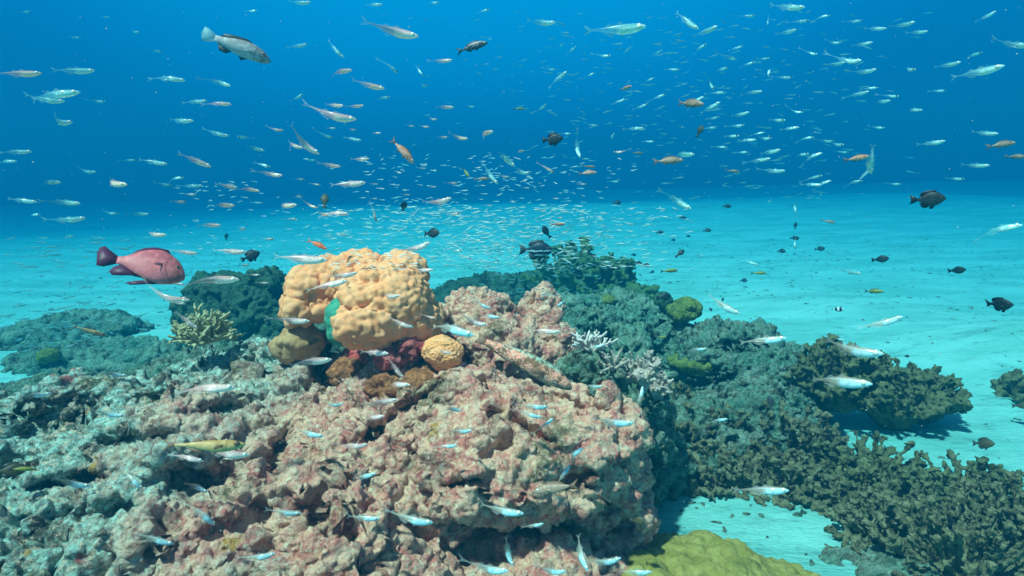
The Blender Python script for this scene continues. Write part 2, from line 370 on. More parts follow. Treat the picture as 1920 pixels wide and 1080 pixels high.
def snap(px, py):
    bpy.context.view_layer.update()
    ok, l, nn, i, o, m = S.ray_cast(bpy.context.evaluated_depsgraph_get(), CAM, ray(px, py).normalized())
    return pix(l)[2] if ok else 5.0
def bb(px, py, d, rx, ry, rz): p = P(px, py, d); return (p.x, p.y, p.z, rx, ry, rz)
T(rock('red_rock', [bb(772, 652, snap(772, 668) - .01, .050, .05, .035), bb(735, 668, snap(735, 668), .05, .05, .035), bb(680, 668, snap(680, 668) + .02, .05, .05, .035)], .003, M_red, .5, 7, freq=1.8),
  'crimson encrusted rock tucked under the tan coral', 'rock')
T(rock('orange_rock', [bb(790, 712, snap(790, 712) + .01, .045, .045, .028), bb(720, 722, snap(720, 722) + .01, .045, .045, .028), bb(650, 700, snap(650, 700), .04, .045, .035)], .003, M_orange, .5, 8, freq=1.8),
  'orange brown sponge crusted rock above the diagonal crack', 'rock')
# ------------------------------------------------------------------ boulder corals
def lobed(name, blobs, voxel, mat, wf, wa, s, parent=None, smooth=2, fine=None, lump=.12):
    me = union([ell(b[:3], b[3:6], (0, 0, 0), 4, lump, s + i) for i, b in enumerate(blobs)], voxel); smooth_laplace(me, smooth)
    c, n = vc(me), vn(me)
    c = c + n * (fbm(c, 9, 2, s=s) * .012)[:, None]; setco(me, c); n = vn(me)
    w = worley(c, wf, s, .8); d = np.sqrt(np.clip(1 - (w / .85) ** 2, 0, 1)) * wa
    w2 = worley(c, wf * 1.9, s + 5); d += (.5 - w2) * wa * .35
    if fine: d += (.5 - worley(c, fine[0], s + 9)) * fine[1]
    c = c + n * d[:, None]; setco(me, c); smooth_laplace(me, 1)
    return finish(me, name, mat, parent)
def root(name, loc, label, cat, group=None):
    o = bpy.data.objects.new(name, None); o.empty_display_size = .05; o.location = loc; C.objects.link(o); return tagp(o, label, cat, group)
def keep(o, par):
    o.parent = par; o.matrix_parent_inverse = Matrix.Translation(-par.location); return o
d0 = 1.52
def bb(px, py, d, rx, ry, rz): p = P(px, py, d); return (p.x, p.y, p.z, rx, ry, rz)
tr = root('boulder_coral', P(700, 640, 1.5), 'big knobbly tan boulder coral standing on top of the reef', 'coral')
keep(lobed('dome', [bb(722, 565, 1.56, .112, .11, .088), bb(672, 514, 1.62, .068, .08, .055), bb(752, 518, 1.62, .055, .07, .05), bb(770, 600, 1.58, .07, .08, .07), bb(700, 600, 1.52, .085, .08, .06), bb(620, 530, 1.64, .07, .07, .06)], .0030, M_tan, 40, .020, 21, fine=(85, .009)), tr)
keep(lobed('side_lobe', [bb(582, 545, 1.60, .05, .06, .06), bb(562, 580, 1.58, .038, .05, .045), bb(600, 575, 1.6, .04, .05, .04)], .0030, M_tan, 40, .016, 25, fine=(75, .007)), tr)
keep(lobed('green_lobe', [bb(637, 597, 1.50, .030, .035, .045), bb(640, 620, 1.5, .03, .03, .03)], .0028, M_green, 46, .008, 26), tr)
T(lobed('boulder_coral', [bb(563, 640, snap(563, 665), .055, .05, .040), bb(540, 652, snap(540, 670), .035, .05, .035)], .003, M_tanlow, 34, .010, 27, fine=(90, .005), lump=.4),
  'smooth brownish lobe of coral low at left of the tan boulder coral', 'coral')
T(lobed('brain_coral', [bb(828, 662, snap(828, 690) + .005, .046, .04, .042)], .0018, M_brain, 30, .004, 28, fine=(150, .005), lump=.35),
  'round orange grooved coral under the right side of the tan coral', 'coral')
T(lobed('brain_coral', [bb(1285, 583, snap(1285, 600), .085, .08, .045)], .0034, M_ygreen, 34, .012, 29, fine=(95, .010), lump=.45),
  'bright yellow green knobbly coral on the far ridge', 'coral')
T(lobed('brain_coral', [bb(1295, 682, snap(1290, 695), .085, .08, .04)], .0034, M_ygreen, 34, .010, 30, fine=(110, .009), lump=.45),
  'dull yellow green grooved coral over the dark recess', 'coral')
T(lobed('brain_coral', [bb(93, 668, snap(93, 690), .045, .04, .03)], .0035, M_ygreen, 30, .008, 31, fine=(90, .007)),
  'small yellow green coral at the left edge of the slab', 'coral')
T(lobed('round_coral', [bb(1243, 565, snap(1243, 585), .05, .05, .045)], .004, M_dark, 40, .004, 32),
  'small dark dome behind the yellow green coral', 'coral')
T(lobed('lobed_coral', [bb(1310, 1110, 1.36, .19, .16, .075), bb(1440, 1145, 1.36, .15, .14, .07), bb(1200, 1125, 1.30, .09, .1, .07), bb(1290, 1065, 1.46, .12, .08, .05)], .0036, M_yell, 26, .022, 33, fine=(75, .009)),
  'mustard yellow lobed coral at the bottom edge', 'coral')
for q, (px, py, d, r, lab) in enumerate([(1075, 566, 2.9, .05, 'yellow topped green coral cushion behind the upright boulder'), (1140, 562, 2.9, .035, 'small yellow green cushion right of the larger cushion')]):
    T(lobed('cushion_coral', [bb(px, py, snap(px, py) + .01, r, .05, .022)], .004, M_ygreen if q else M_back, 30, .012, 40 + q), lab, 'coral')

# ------------------------------------------------------------------ bushy corals
def tube_prim(a, b, ra, rb, seg=7):
    a, b = Vector(a), Vector(b); d = (b - a).normalized(); x = d.orthogonal().normalized(); y = d.cross(x); v = []
    for c, r in ((a, ra), (b, rb)):
        for k in range(seg):
            t = 2 * math.pi * k / seg; v.append(c + x * math.cos(t) * r + y * math.sin(t) * r)
    v += [a, b]; f = []
    for k in range(seg):
        j = (k + 1) % seg; f += [(k, j, seg + j), (k, seg + j, seg + k), (j, k, 2 * seg), (seg + k, seg + j, 2 * seg + 1)]
    return np.array([tuple(q) for q in v]), np.array(f)
def bushy(name, lobes, n, kr, voxel, mat, s, fl=.7, nf=150, na=.005):
    """clumps of blunt branch ends carried on short stems from each lobe's foot"""
    rd = random.Random(s); pr = []
    for (cx, cy, cz, rx, ry, rz) in lobes:
        for i in range(n):
            t = rd.uniform(0, 2 * math.pi); h = rd.uniform(-.35, 1); q = math.sqrt(max(0, 1 - h * h)); k = rd.uniform(.62, 1.10)
            p = Vector((cx + rx * q * math.cos(t) * k, cy + ry * q * math.sin(t) * k, max(.03, cz + rz * h * k)))
            r = rd.uniform(.6, 1.15) * kr
            pr.append(ell(p, (r * .62, r * .62, r * .5), (0, 0, t), 2, .3, i))
            out = Vector(((p.x - cx) / rx, (p.y - cy) / ry, (p.z - cz) / rz + .35))
            for _ in range(8):
                o = (out * .9 + Vector((rd.gauss(0, .75), rd.gauss(0, .75), rd.gauss(.1, .6)))).normalized(); q_ = p + o * r * rd.uniform(.8, 1.45)
                pr.append(tube_prim(p, q_, r * .27, r * .22)); pr.append(ell(q_, (r * .30,) * 3, (0, 0, 0), 1))
            b = Vector((cx + (p.x - cx) * .25, cy + (p.y - cy) * .25, max(0, cz - rz * .6)))
            pr.append(tube_prim(b, p, r * .5, r * .38))
        pr.append(ell((cx, cy, max(.0, cz - rz * .4)), (rx * .5, ry * .5, rz * .6), (0, 0, 0), 3, .3, 5))
    me = union(pr, voxel); smooth_laplace(me, 1); c, nn = vc(me), vn(me)
    d = (.5 - worley(c, nf, s)) * na + fbm(c, 90, 3, s=s) * .007
    setco(me, c + nn * d[:, None]); return finish(me, name, mat)
T(bushy('bush_coral', [(1.24, 2.22, .22, .17, .14, .13), (1.44, 2.2, .15, .17, .14, .13), (1.60, 2.25, .13, .12, .12, .10)], 130, .021, .0042, M_bush, 51),
  'large dark olive bushy coral standing on pale sand at right', 'coral')
T(bushy('bush_coral', [(.66, 1.95, .08, .17, .15, .15), (.93, 1.97, .06, .2, .15, .15), (.63, 1.80, .02, .13, .11, .12), (.83, 1.76, .02, .15, .12, .12), (1.0, 1.66, .01, .12, .1, .1)], 140, .0165, .0042, M_bush2, 52),
  'brown bushy coral mound right of the sand gully', 'coral')
T(bushy('bush_coral', [(1.13, 1.83, .01, .22, .18, .13), (1.36, 1.66, .01, .22, .18, .13), (1.08, 1.66, .02, .17, .14, .12)], 140, .0165, .0042, M_bush, 53),
  'dense dark green bushy coral below the big olive coral', 'coral')
T(bushy('bush_coral', [(1.10, 1.35, .06, .20, .15, .15), (1.32, 1.40, .08, .2, .2, .16), (1.02, 1.50, .02, .15, .12, .11)], 140, .015, .0040, M_bush2, 54),
  'grey brown bushy coral filling the bottom right corner', 'coral')
T(bushy('bush_coral', [(.42, 4.5, .24, .30, .3, .24), (.70, 4.45, .17, .26, .28, .22), (.88, 4.1, .06, .18, .2, .14)], 90, .045, .009, M_bush3, 55, nf=60, na=.01),
  'dark green bushy coral on the sand behind the pink boulders', 'coral')
T(bushy('bush_coral', [(.52, 1.86, .07, .11, .12, .14), (.57, 1.98, .10, .12, .12, .17)], 90, .016, .0046, M_bush2, 56),
  'small brown knobbly coral at the left end of the coral bank', 'coral')
T(bushy('bush_coral', [(1.15, 2.95, .10, .16, .14, .13)], 60, .022, .006, M_back, 57),
  'small teal bushy coral at the tip of the far ridge', 'coral')
T(bushy('bush_coral', [(2.16, 2.45, .06, .09, .10, .08)], 45, .022, .006, M_bush, 58),
  'small dark coral cut by the right edge of the picture', 'coral')
T(bushy('bush_coral', [(.98, 2.10, .10, .12, .12, .11), (1.0, 2.35, .1, .12, .1, .1)], 50, .02, .006, M_rubb, 59),
  'pale teal crusty coral patch between rubble and olive coral', 'coral')
for q, (px, py, d, rx, lab) in enumerate([(1200, 700, 1.50, .055, 'clump of pale tipped finger coral beside the nodular flank')]):
    T(bushy('finger_coral', [bb(px, py, snap(px, py + 20), rx, .05, .05), bb(px + 30, py + 25, snap(px + 30, py + 40), .04, .04, .05)], 55, .010, .0028, M_finger, 60, 1, 120, .002), lab, 'coral')

def branching(name, base, nb, L, r, spread, mat, s, label, subs=3, up=.35):
    rd = random.Random(s); o = root(name, base, label, 'coral')
    for i in range(nb):
        t = i * 2.4 + rd.uniform(-.3, .3); el = math.acos(1 - (1 - up) * (i + .5) / nb)
        d = Vector((math.cos(t) * math.sin(el) * spread, math.sin(t) * math.sin(el) * spread, math.cos(el)))
        pr = []
        def grow(a, d, L, r, lev):
            b = a + d * L; pr.append(tube_prim(a, b, r, r * .8)); pr.append(ell(b, (r * .86,) * 3, (0, 0, 0), 2))
            if lev:
                for _ in range(2 if lev > 1 else rd.choice((1, 2, 2))):
                    dd = (d + Vector((rd.gauss(0, .5), rd.gauss(0, .5), rd.gauss(.12, .3)))).normalized()
                    grow(b, dd, L * rd.uniform(.5, .8), r * .82, lev - 1)
        grow(Vector((0, 0, 0)), d.normalized(), L * rd.uniform(.4, .55), r, subs)
        me = union(pr, r * .33); c, n = vc(me), vn(me); setco(me, c + n * (fbm(c, 130, 2, s=i) * r * .15)[:, None])
        finish(me, 'branch', mat, o)
    return o
branching('staghorn_coral', P(385, 642, 1.80), 50, .088, .0068, 1.8, M_stag, 3, 'pale yellow branching staghorn coral on the rock left of the tan coral')
branching('branching_coral', P(1112, 660, snap(1112, 660) + .02), 14, .062, .0052, 1.0, M_pale, 5, 'small white tipped branching coral by the dark recess', 2)
branching('branching_coral', P(1148, 695, snap(1148, 695) + .01), 10, .05, .0052, 1.0, M_finger, 8, 'little brown branching coral below the white tipped one', 2)

# rubble crumbs on the sand: nobody could count them
def crumbs():
    vs, fs, n = [], [], 0; v0, f0 = ico(1)
    for i in range(2600):
        if i < 2400: x, y = rng.uniform(-5, 6), rng.uniform(1.4, 9)
        else: x, y = rng.uniform(.2, 1.3), rng.uniform(1.3, 2.4)
        r = rng.uniform(.003, .009) * (1 + y * .12)
        v = v0 * (r * rng.uniform(.5, 1.8), r * rng.uniform(.5, 1.2), r * .5) * (1 + .3 * rng.standard_normal((len(v0), 1)))
        a = rng.uniform(0, 3); m = np.array([[math.cos(a), -math.sin(a), 0], [math.sin(a), math.cos(a), 0], [0, 0, 1]])
        vs.append(v @ m.T + (x, y, fz(x, y))); fs.append(f0 + n); n += len(v0)
    o = link_mesh('rubble', np.concatenate(vs), np.concatenate(fs).tolist(), M_rubb); tagp(o, kind='stuff', label='scattered coral crumbs on the sand', cat='rubble')
bpy.context.view_layer.update()
dg = bpy.context.evaluated_depsgraph_get()
def fz(x, y):
    o = bpy.data.objects['sand_floor']; ok, l, nn, i = o.ray_cast(Vector((x, y, 2)), Vector((0, 0, -1))); return l.z if ok else 0
crumbs()
# ------------------------------------------------------------------ fish materials
def fmat(name, f):
    t = NT(name); f(t); return t.m
def orand(t): return t.n('ShaderNodeObjectInfo').outputs['Random']
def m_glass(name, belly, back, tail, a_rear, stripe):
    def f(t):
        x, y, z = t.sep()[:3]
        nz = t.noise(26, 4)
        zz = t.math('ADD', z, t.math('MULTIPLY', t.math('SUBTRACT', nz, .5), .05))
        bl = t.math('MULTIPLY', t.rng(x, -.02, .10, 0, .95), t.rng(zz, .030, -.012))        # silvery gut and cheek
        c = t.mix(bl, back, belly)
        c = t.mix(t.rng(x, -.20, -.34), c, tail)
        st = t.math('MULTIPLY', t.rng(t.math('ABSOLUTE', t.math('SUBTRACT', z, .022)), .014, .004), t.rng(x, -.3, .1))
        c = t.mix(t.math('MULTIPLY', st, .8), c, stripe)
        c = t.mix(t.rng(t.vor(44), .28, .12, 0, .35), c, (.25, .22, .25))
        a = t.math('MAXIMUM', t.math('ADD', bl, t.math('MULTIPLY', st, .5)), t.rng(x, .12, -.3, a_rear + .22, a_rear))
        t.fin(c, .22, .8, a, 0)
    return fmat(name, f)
MG_warm_lit = m_glass('warm_lit_fish_skin', (1.0, .74, .58), (.92, .50, .36), (.62, .50, .50), .16, (1.0, .9, .8))  # warm tint paints lamp light onto the sweeper skin
MG_pink_lit = m_glass('pink_lit_fish_skin', (1.0, .74, .66), (.78, .46, .42), (.62, .48, .48), .34, (1.0, .85, .8))  # pink of lamp-lit sweepers, painted into the skin
MG_b = m_glass('blue_silver_fish_skin', (.42, .74, .80), (.44, .42, .34), (.50, .46, .38), .34, (.75, 1.0, 1.0))
MG_unlit = m_glass('unlit_teal_fish_skin', (.50, .84, .80), (.20, .62, .62), (.22, .60, .60), .15, (.55, .9, .88))  # teal copy of the skin, painted for sweepers outside the lamp light
def m_fin(name, col, alpha, rays=True):
    def f(t):
        w = t.n('ShaderNodeTexWave', wave_type='BANDS', bands_direction='Z'); w.inputs['Scale'].default_value = 22; w.inputs['Distortion'].default_value = 1.5; t.l(t.co, w.inputs[0])
        t.fin(t.mix(w.outputs['Fac'], tuple(v * .7 for v in col), col), .5, .3, t.rng(w.outputs['Fac'], 0, 1, alpha * .6, alpha) if alpha < 1 else None)
    return fmat(name, f)
MF_clear = m_fin('clear_fin', (.62, .66, .64), .20)
MF_unlit = m_fin('unlit_teal_fin', (.25, .62, .62), .28)  # fin tint for the unlit sweeper copy
MF_black = m_fin('black_fin', (.015, .012, .02), 1)
MF_dark = m_fin('dusky_fin', (.05, .05, .045), 1)
MF_brown = m_fin('brown_fin', (.28, .16, .10), .8)
MF_orange = m_fin('orange_fin', (.85, .20, .06), .85)
MF_grey = m_fin('pale_blue_fin', (.36, .62, .62), .7)
MF_purple = m_fin('deep_purple_fin', (.09, .02, .06), 1)
def m_plain(name, a, b, lo=-.03, hi=.04, rough=.4, sc=40, head=None, spec=.4):
    def f(t):
        z = t.sep()[2]; c = t.mix(t.rng(z, lo, hi), b, a); c = t.mix(t.math('MULTIPLY', t.noise(sc, 5), .5), c, tuple(v * .5 for v in a))
        if head: c = t.mix(t.rng(t.sep()[0], .22, .42), c, head)
        x = t.sep()[0]; q = t.n('ShaderNodeVectorMath', operation='DISTANCE'); mp = t.n('ShaderNodeMapping'); mp.inputs['Scale'].default_value = (1, 0, .8); t.l(t.co, mp.inputs[0]); t.l(mp.outputs[0], q.inputs[0]); q.inputs[1].default_value = (.42, 0, -.01)
        gl_ = t.math('MULTIPLY', t.rng(t.math('ABSOLUTE', t.math('SUBTRACT', q.outputs['Value'], .17)), .010, .002), t.rng(x, .36, .33))
        c = t.mix(t.math('MULTIPLY', gl_, .7), c, tuple(v * .3 for v in a))
        v1 = t.vor(85); c = t.mix(t.math('MULTIPLY', t.rng(t.noise(14, 5, .6), .45, .65), .4), c, tuple(min(1, v * 1.35 + .02) for v in b))
        t.bump(t.vor(110), .15, .002); t.fin(c, rough, spec)
    return fmat(name, f)
M_purple = m_plain('rosy_purple_scales', (.52, .11, .13), (.72, .18, .19), -.1, .15, .5, 30, (.40, .09, .08))
M_damsel = m_plain('black_scales', (.012, .016, .02), (.03, .04, .045), rough=.5)
M_damselb = m_plain('dark_brown_scales', (.06, .05, .02), (.10, .08, .03), rough=.5)
M_fusil = m_plain('grey_mauve_scales', (.05, .05, .06), (.42, .32, .34), .10, .02)
M_grouper = m_plain('grey_grouper_scales', (.28, .24, .25), (.55, .55, .54), -.06, .1, .5, 20, (.20, .12, .10))
M_anth = m_plain('orange_pink_scales', (.70, .26, .14), (.80, .42, .32))
M_anthr = m_plain('orange_red_scales', (.95, .18, .06), (1.0, .24, .08), rough=.45)
M_brown = m_plain('dusky_brown_scales', (.30, .18, .12), (.42, .28, .20))
M_olive = m_plain('yellow_olive_scales', (.34, .30, .04), (.30, .32, .05))
M_gold = m_plain('golden_tan_scales', (.50, .30, .10), (.62, .42, .18))
def _str(t):
    x, y, z = t.sep()[:3]
    w = t.math('SINE', t.math('ADD', t.math('MULTIPLY', z, 48), t.math('MULTIPLY', t.noise(6, 2), 5)))
    k = t.math('MULTIPLY', t.rng(w, .35, .7), t.rng(z, .06, -.02)); c = t.mix(k, (.012, .02, .035), (.42, .62, .62))
    t.fin(c, .45, .4)
M_strip = fmat('dark_scales_with_pale_bands', _str)
def _bar(t):
    x = t.sep()[0]; w = t.math('SINE', t.math('MULTIPLY', t.math('ADD', x, .02), 17)); t.fin(t.mix(t.rng(w, -.1, .1), (.02, .02, .03), (.75, .85, .85)), .5, .3)
M_bar = fmat('black_and_white_barred_scales', _bar)
def _liz(t):
    x, y, z = t.sep()[:3]; n = t.noise(12, 6, .7); c = t.mix(t.rng(n, .42, .58), (.85, .34, .24), (.20, .10, .06)); c = t.mix(t.rng(z, .035, .085), c, t.mix(t.rng(t.noise(24, 5), .45, .6), (.30, .45, .34), (.10, .09, .06)))
    c = t.mix(t.rng(t.noise(40, 3), .6, .66), c, (.75, .55, .45)); t.bump(t.vor(60), .4, .006); t.fin(c, .7, .2)
M_liz = fmat('mottled_pink_brown_scales', _liz)
M_eyew = NT('silver_iris').fin((.75, .72, .62), .25, .6)
M_eyed = NT('dark_iris').fin((.10, .06, .04), .25, .6)
M_pup = NT('black_pupil').fin((.004, .004, .006), .15, .6)

# ------------------------------------------------------------------ fish shapes (unit length, nose at +x .5, tail tip at -.5)
def body_mesh(prof, bend=0, seg=14, nx=30):
    """prof: (x, top, bottom, halfwidth)"""
    prof = sorted(prof); xs = [p[0] for p in prof]
    def cr(t, k): return float(np.interp(t, xs, [p[k] for p in prof]))
    X = [xs[0] + (xs[-1] - xs[0]) * (1 - (1 - i / (nx - 1)) ** 1.25) for i in range(nx)]
    tt = [[cr(x, k) for k in (1, 2, 3)] for x in X]
    for _ in range(2):
        tt = [tt[0]] + [[(tt[i - 1][k] + 2 * tt[i][k] + tt[i + 1][k]) / 4 for k in range(3)] for i in range(1, nx - 1)] + [tt[-1]]
    v, f = [], []
    for i, x in enumerate(X):
        a, b, w = tt[i]; zc = (a + b) / 2; h = max((a - b) / 2, .0015)
        for j in range(seg):
            t = 2 * math.pi * j / seg; ct, st = math.cos(t), math.sin(t)
            v.append((x, bendy(x, bend) + w * ct * (abs(ct) ** .15), zc + h * st))
    for i in range(nx - 1):
        for j in range(seg):
            k = (j + 1) % seg; f.append((i * seg + j, i * seg + k, (i + 1) * seg + k, (i + 1) * seg + j))
    f.append(tuple(range(seg - 1, -1, -1))); f.append(tuple((nx - 1) * seg + j for j in range(seg)))
    return v, f
def bendy(x, b): return b * max(0, .25 - x) ** 2 * 1.6
def fin_mesh(outline, bend=0, th=.003, tilt=None):
    """outline in x,z (or, with tilt=(origin, matrix), in its own plane)"""
    n = len(outline); v, f = [], []
    cx = sum(p[0] for p in outline) / n; cz = sum(p[1] for p in outline) / n
    for s_ in (1, -1):
        for p in outline: v.append([p[0], s_ * th * .25, p[1]])
        v.append([cx, s_ * th, cz])
    for k in range(n):
        j = (k + 1) % n
        f.append((k, n, j)); f.append((n + 1 + j, 2 * n + 1, n + 1 + k)); f.append((k, j, n + 1 + j, n + 1 + k))
    if tilt:
        o, m = tilt; v = [list(Vector(o) + m @ Vector(q)) for q in v]
    for q in v: q[1] += bendy(q[0], bend)
    return v, f
def merge(parts):
    V, F, n = [], [], 0
    for v, f in parts: V += [tuple(a) for a in v]; F += [tuple(i + n for i in q) for q in f]; n = len(V)
    return V, F
def eye_mesh(x, z, y, r):
    v, f = ico(2); return (v * np.array((r, r * .55, r)) + np.array((x, y, z))).tolist(), f.tolist()

SW = dict(prof=[(-.37, .016, -.010, .008), (-.30, .020, -.016, .012), (-.15, .038, -.036, .022), (0, .055, -.078, .040), (.12, .062, -.105, .052), (.25, .062, -.100, .058), (.36, .054, -.078, .052), (.44, .034, -.044, .036), (.49, .012, -.020, .016), (.5, .003, -.010, .006)],
          tail=[(-.35, .012), (-.43, .045), (-.50, .085), (-.485, .05), (-.44, .003), (-.485, -.045), (-.50, -.08), (-.43, -.04), (-.35, -.008)],
          dorsal=[(.16, .060), (.12, .090), (.07, .10), (.03, .075), (-.01, .054), (.05, .050)], dorsal2=[(-.03, .048), (-.08, .085), (-.15, .060), (-.16, .036)],
          anal=[(.0, -.078), (-.05, -.125), (-.14, -.085), (-.22, -.034), (-.10, -.055)], pect=.15, pelv=[(.17, -.09), (.12, -.135), (.09, -.13), (.12, -.09)], eye=(.385, .006, .050, .040))
DA = dict(prof=[(-.30, .05, -.04, .018), (-.22, .07, -.065, .03), (-.10, .17, -.16, .06), (.05, .245, -.235, .085), (.2, .245, -.235, .09), (.33, .19, -.17, .08), (.42, .11, -.10, .06), (.48, .03, -.05, .03), (.5, .0, -.025, .01)],
          tail=[(-.28, .045), (-.38, .12), (-.5, .17), (-.46, .06), (-.455, 0), (-.46, -.06), (-.5, -.15), (-.38, -.10), (-.28, -.04)],
          dorsal=[(.26, .21), (.2, .29), (.05, .30), (-.1, .27), (-.2, .22), (-.23, .10), (-.12, .13), (.05, .22)], dorsal2=None,
          anal=[(.06, -.22), (-.05, -.29), (-.17, -.25), (-.23, -.10), (-.12, -.12)], pect=.14, pelv=[(.2, -.22), (.12, -.33), (.02, -.30), (.08, -.22)], eye=(.36, .06, .07, .035))
PU = dict(prof=[(-.28, .045, -.045, .02), (-.20, .055, -.055, .03), (-.08, .135, -.13, .06), (.06, .195, -.20, .085), (.2, .215, -.225, .095), (.32, .165, -.20, .09), (.41, .11, -.17, .075), (.47, .03, -.13, .05), (.5, -.055, -.10, .02)],
          tail=[(-.27, .045), (-.38, .12), (-.44, .165), (-.49, .14), (-.5, .07), (-.485, -.02), (-.475, -.085), (-.40, -.095), (-.27, -.045)],
          dorsal=[(.30, .17), (.25, .235), (.10, .235), (-.02, .20), (-.10, .15), (-.14, .09), (-.05, .12), (.12, .18)], dorsal2=None,
          anal=[(.02, -.18), (-.10, -.17), (-.20, -.185), (-.29, -.19), (-.33, -.15), (-.30, -.09), (-.22, -.045), (-.16, -.06), (-.06, -.10)], pect=.14, pelv=[(.22, -.22), (.08, -.25), (-.08, -.285), (-.14, -.27), (-.05, -.23), (.08, -.20)], eye=(.385, .005, .066, .026))
FU = dict(prof=[(-.30, .02, -.02, .012), (-.2, .05, -.045, .025), (-.05, .10, -.085, .045), (.1, .12, -.105, .06), (.25, .11, -.10, .06), (.38, .075, -.075, .05), (.46, .035, -.045, .03), (.5, .0, -.015, .01)],
          tail=[(-.28, .018), (-.38, .06), (-.5, .13), (-.44, .045), (-.40, 0), (-.44, -.045), (-.5, -.13), (-.38, -.06), (-.28, -.018)],
          dorsal=[(.25, .105), (.18, .15), (.0, .145), (-.16, .10), (-.20, .05), (0, .09)], dorsal2=None,
          anal=[(-.0, -.09), (-.06, -.125), (-.16, -.09), (-.2, -.04)], pect=.13, pelv=[(.18, -.10), (.11, -.15), (.09, -.10)], eye=(.39, .02, .045, .025))
for k_ in ('prof', 'dorsal', 'anal', 'pelv', 'tail'):
    PU[k_] = [tuple([q[0]] + [v * 1.16 for v in q[1:3]] + list(q[3:])) for q in PU[k_]]
GR = dict(prof=[(-.32, .05, -.045, .02), (-.22, .06, -.06, .035), (-.05, .11, -.11, .06), (.1, .135, -.125, .075), (.25, .125, -.12, .08), (.38, .085, -.10, .07), (.46, .035, -.075, .05), (.5, -.01, -.045, .02)],
          tail=[(-.30, .05), (-.40, .10), (-.48, .12), (-.5, .04), (-.49, -.05), (-.46, -.10), (-.38, -.08), (-.30, -.045)],
          dorsal=[(.22, .12), (.12, .165), (-.05, .15), (-.2, .12), (-.26, .06), (-.1, .08)], dorsal2=None,
          anal=[(-.05, -.10), (-.12, -.16), (-.22, -.15), (-.26, -.055)], pect=.15, pelv=[(.18, -.12), (.10, -.18), (.05, -.13)], eye=(.37, .035, .058, .02))
LZ = dict(prof=[(-.40, .035, -.03, .022), (-.25, .06, -.05, .04), (0, .10, -.075, .07), (.2, .105, -.085, .08), (.32, .09, -.08, .075), (.42, .055, -.06, .055), (.48, .02, -.04, .035), (.5, .0, -.025, .01)],
          tail=[(-.38, .03), (-.46, .05), (-.5, .06), (-.48, .0), (-.5, -.05), (-.45, -.04), (-.38, -.02)], dorsal=[(.1, .07), (.07, .12), (-.02, .10), (-.06, .055)], dorsal2=None,
          anal=[(-.12, -.04), (-.18, -.07), (-.26, -.03)], pect=.15, pelv=[(.22, -.05), (.15, -.09), (.1, -.05)], eye=(.36, .055, .045, .018))

def make_fish(shape, name, mb, mf, bend=0, level=2, mt=None, eyem=None, spread=False):
    """level 2: all parts; 1: body, tail fin, eyes; 0: one mesh"""
    mt = mt or mf; sh = shape; body = body_mesh(sh['prof'], bend, 14 if level == 2 else 10, 30 if level == 2 else 18)
    tail = fin_mesh(sh['tail'], bend, .004)
    pz = .0; pl = sh['pect']; po = [(0, .018), (-pl * .6, .035), (-pl, .01), (-pl * .8, -.02), (0, -.014)]
    if spread: po = [(0, .02), (-.10, .06), (-.42, .02), (-.40, -.02), (0, -.02)]
    pecs = []
    for s_ in (1, -1):
        w = np.interp(.22, [p[0] for p in sorted(sh['prof'])], [p[3] for p in sorted(sh['prof'])])
        m = Matrix.Rotation(s_ * R(75 if spread else 28) * -1, 3, 'Z') @ Matrix.Rotation(R(-12), 3, 'Y')
        pecs.append(fin_mesh(po, 0, .003, ((.22, s_ * w * .93, -.02), m)))
    if level == 0:
        V, F = merge([body, tail] + ([fin_mesh(sh['dorsal'], bend)] if sh is not SW else []))
        o = link_mesh(name, V, F, mb); return [o]
    rt = bpy.data.objects.new(name, None); rt.empty_display_size = .1; C.objects.link(rt)
    out = [rt, link_mesh('body', *body, mb, rt), link_mesh('tail_fin', *tail, mt, rt)]
    if level == 2:
        out.append(link_mesh('dorsal_fin', *fin_mesh(sh['dorsal'], bend), mf, rt))
        if sh['dorsal2']: out.append(link_mesh('dorsal_fin', *fin_mesh(sh['dorsal2'], bend), mf, rt))
        out.append(link_mesh('anal_fin', *fin_mesh(sh['anal'], bend), mf, rt))
        out.append(link_mesh('pelvic_fin', *fin_mesh(sh['pelv'], bend), mf, rt))
        for p in pecs: out.append(link_mesh('pectoral_fin', *p, mb if sh in (PU, GR, DA, FU) else mf, rt))
    ex, ez, ey, er = sh['eye']; pf = sorted(sh['prof']); A, B_, W2 = (float(np.interp(ex, [q[0] for q in pf], [q[k] for q in pf])) for k in (1, 2, 3))
    ey = W2 * max(.1, 1 - ((ez - (A + B_) / 2) / ((A - B_) / 2)) ** 2) ** .55
    for s_ in (1, -1):
        e = link_mesh('eye', *eye_mesh(ex, ez, s_ * ey * .93, er), (eyem or M_eyew) if level == 2 else M_pup, rt); out.append(e)
        if level == 2: out.append(link_mesh('pupil', *eye_mesh(ex + er * .05, ez, s_ * (ey * .93 + er * .22), er * .55), M_pup, e))
    return out
def dup(proto):
    mp = {}
    for o in proto:
        c = o.copy(); C.objects.link(c); mp[o] = c
        if o.parent in mp: c.parent = mp[o.parent]
    return mp[proto[0]]
PROTO = {}
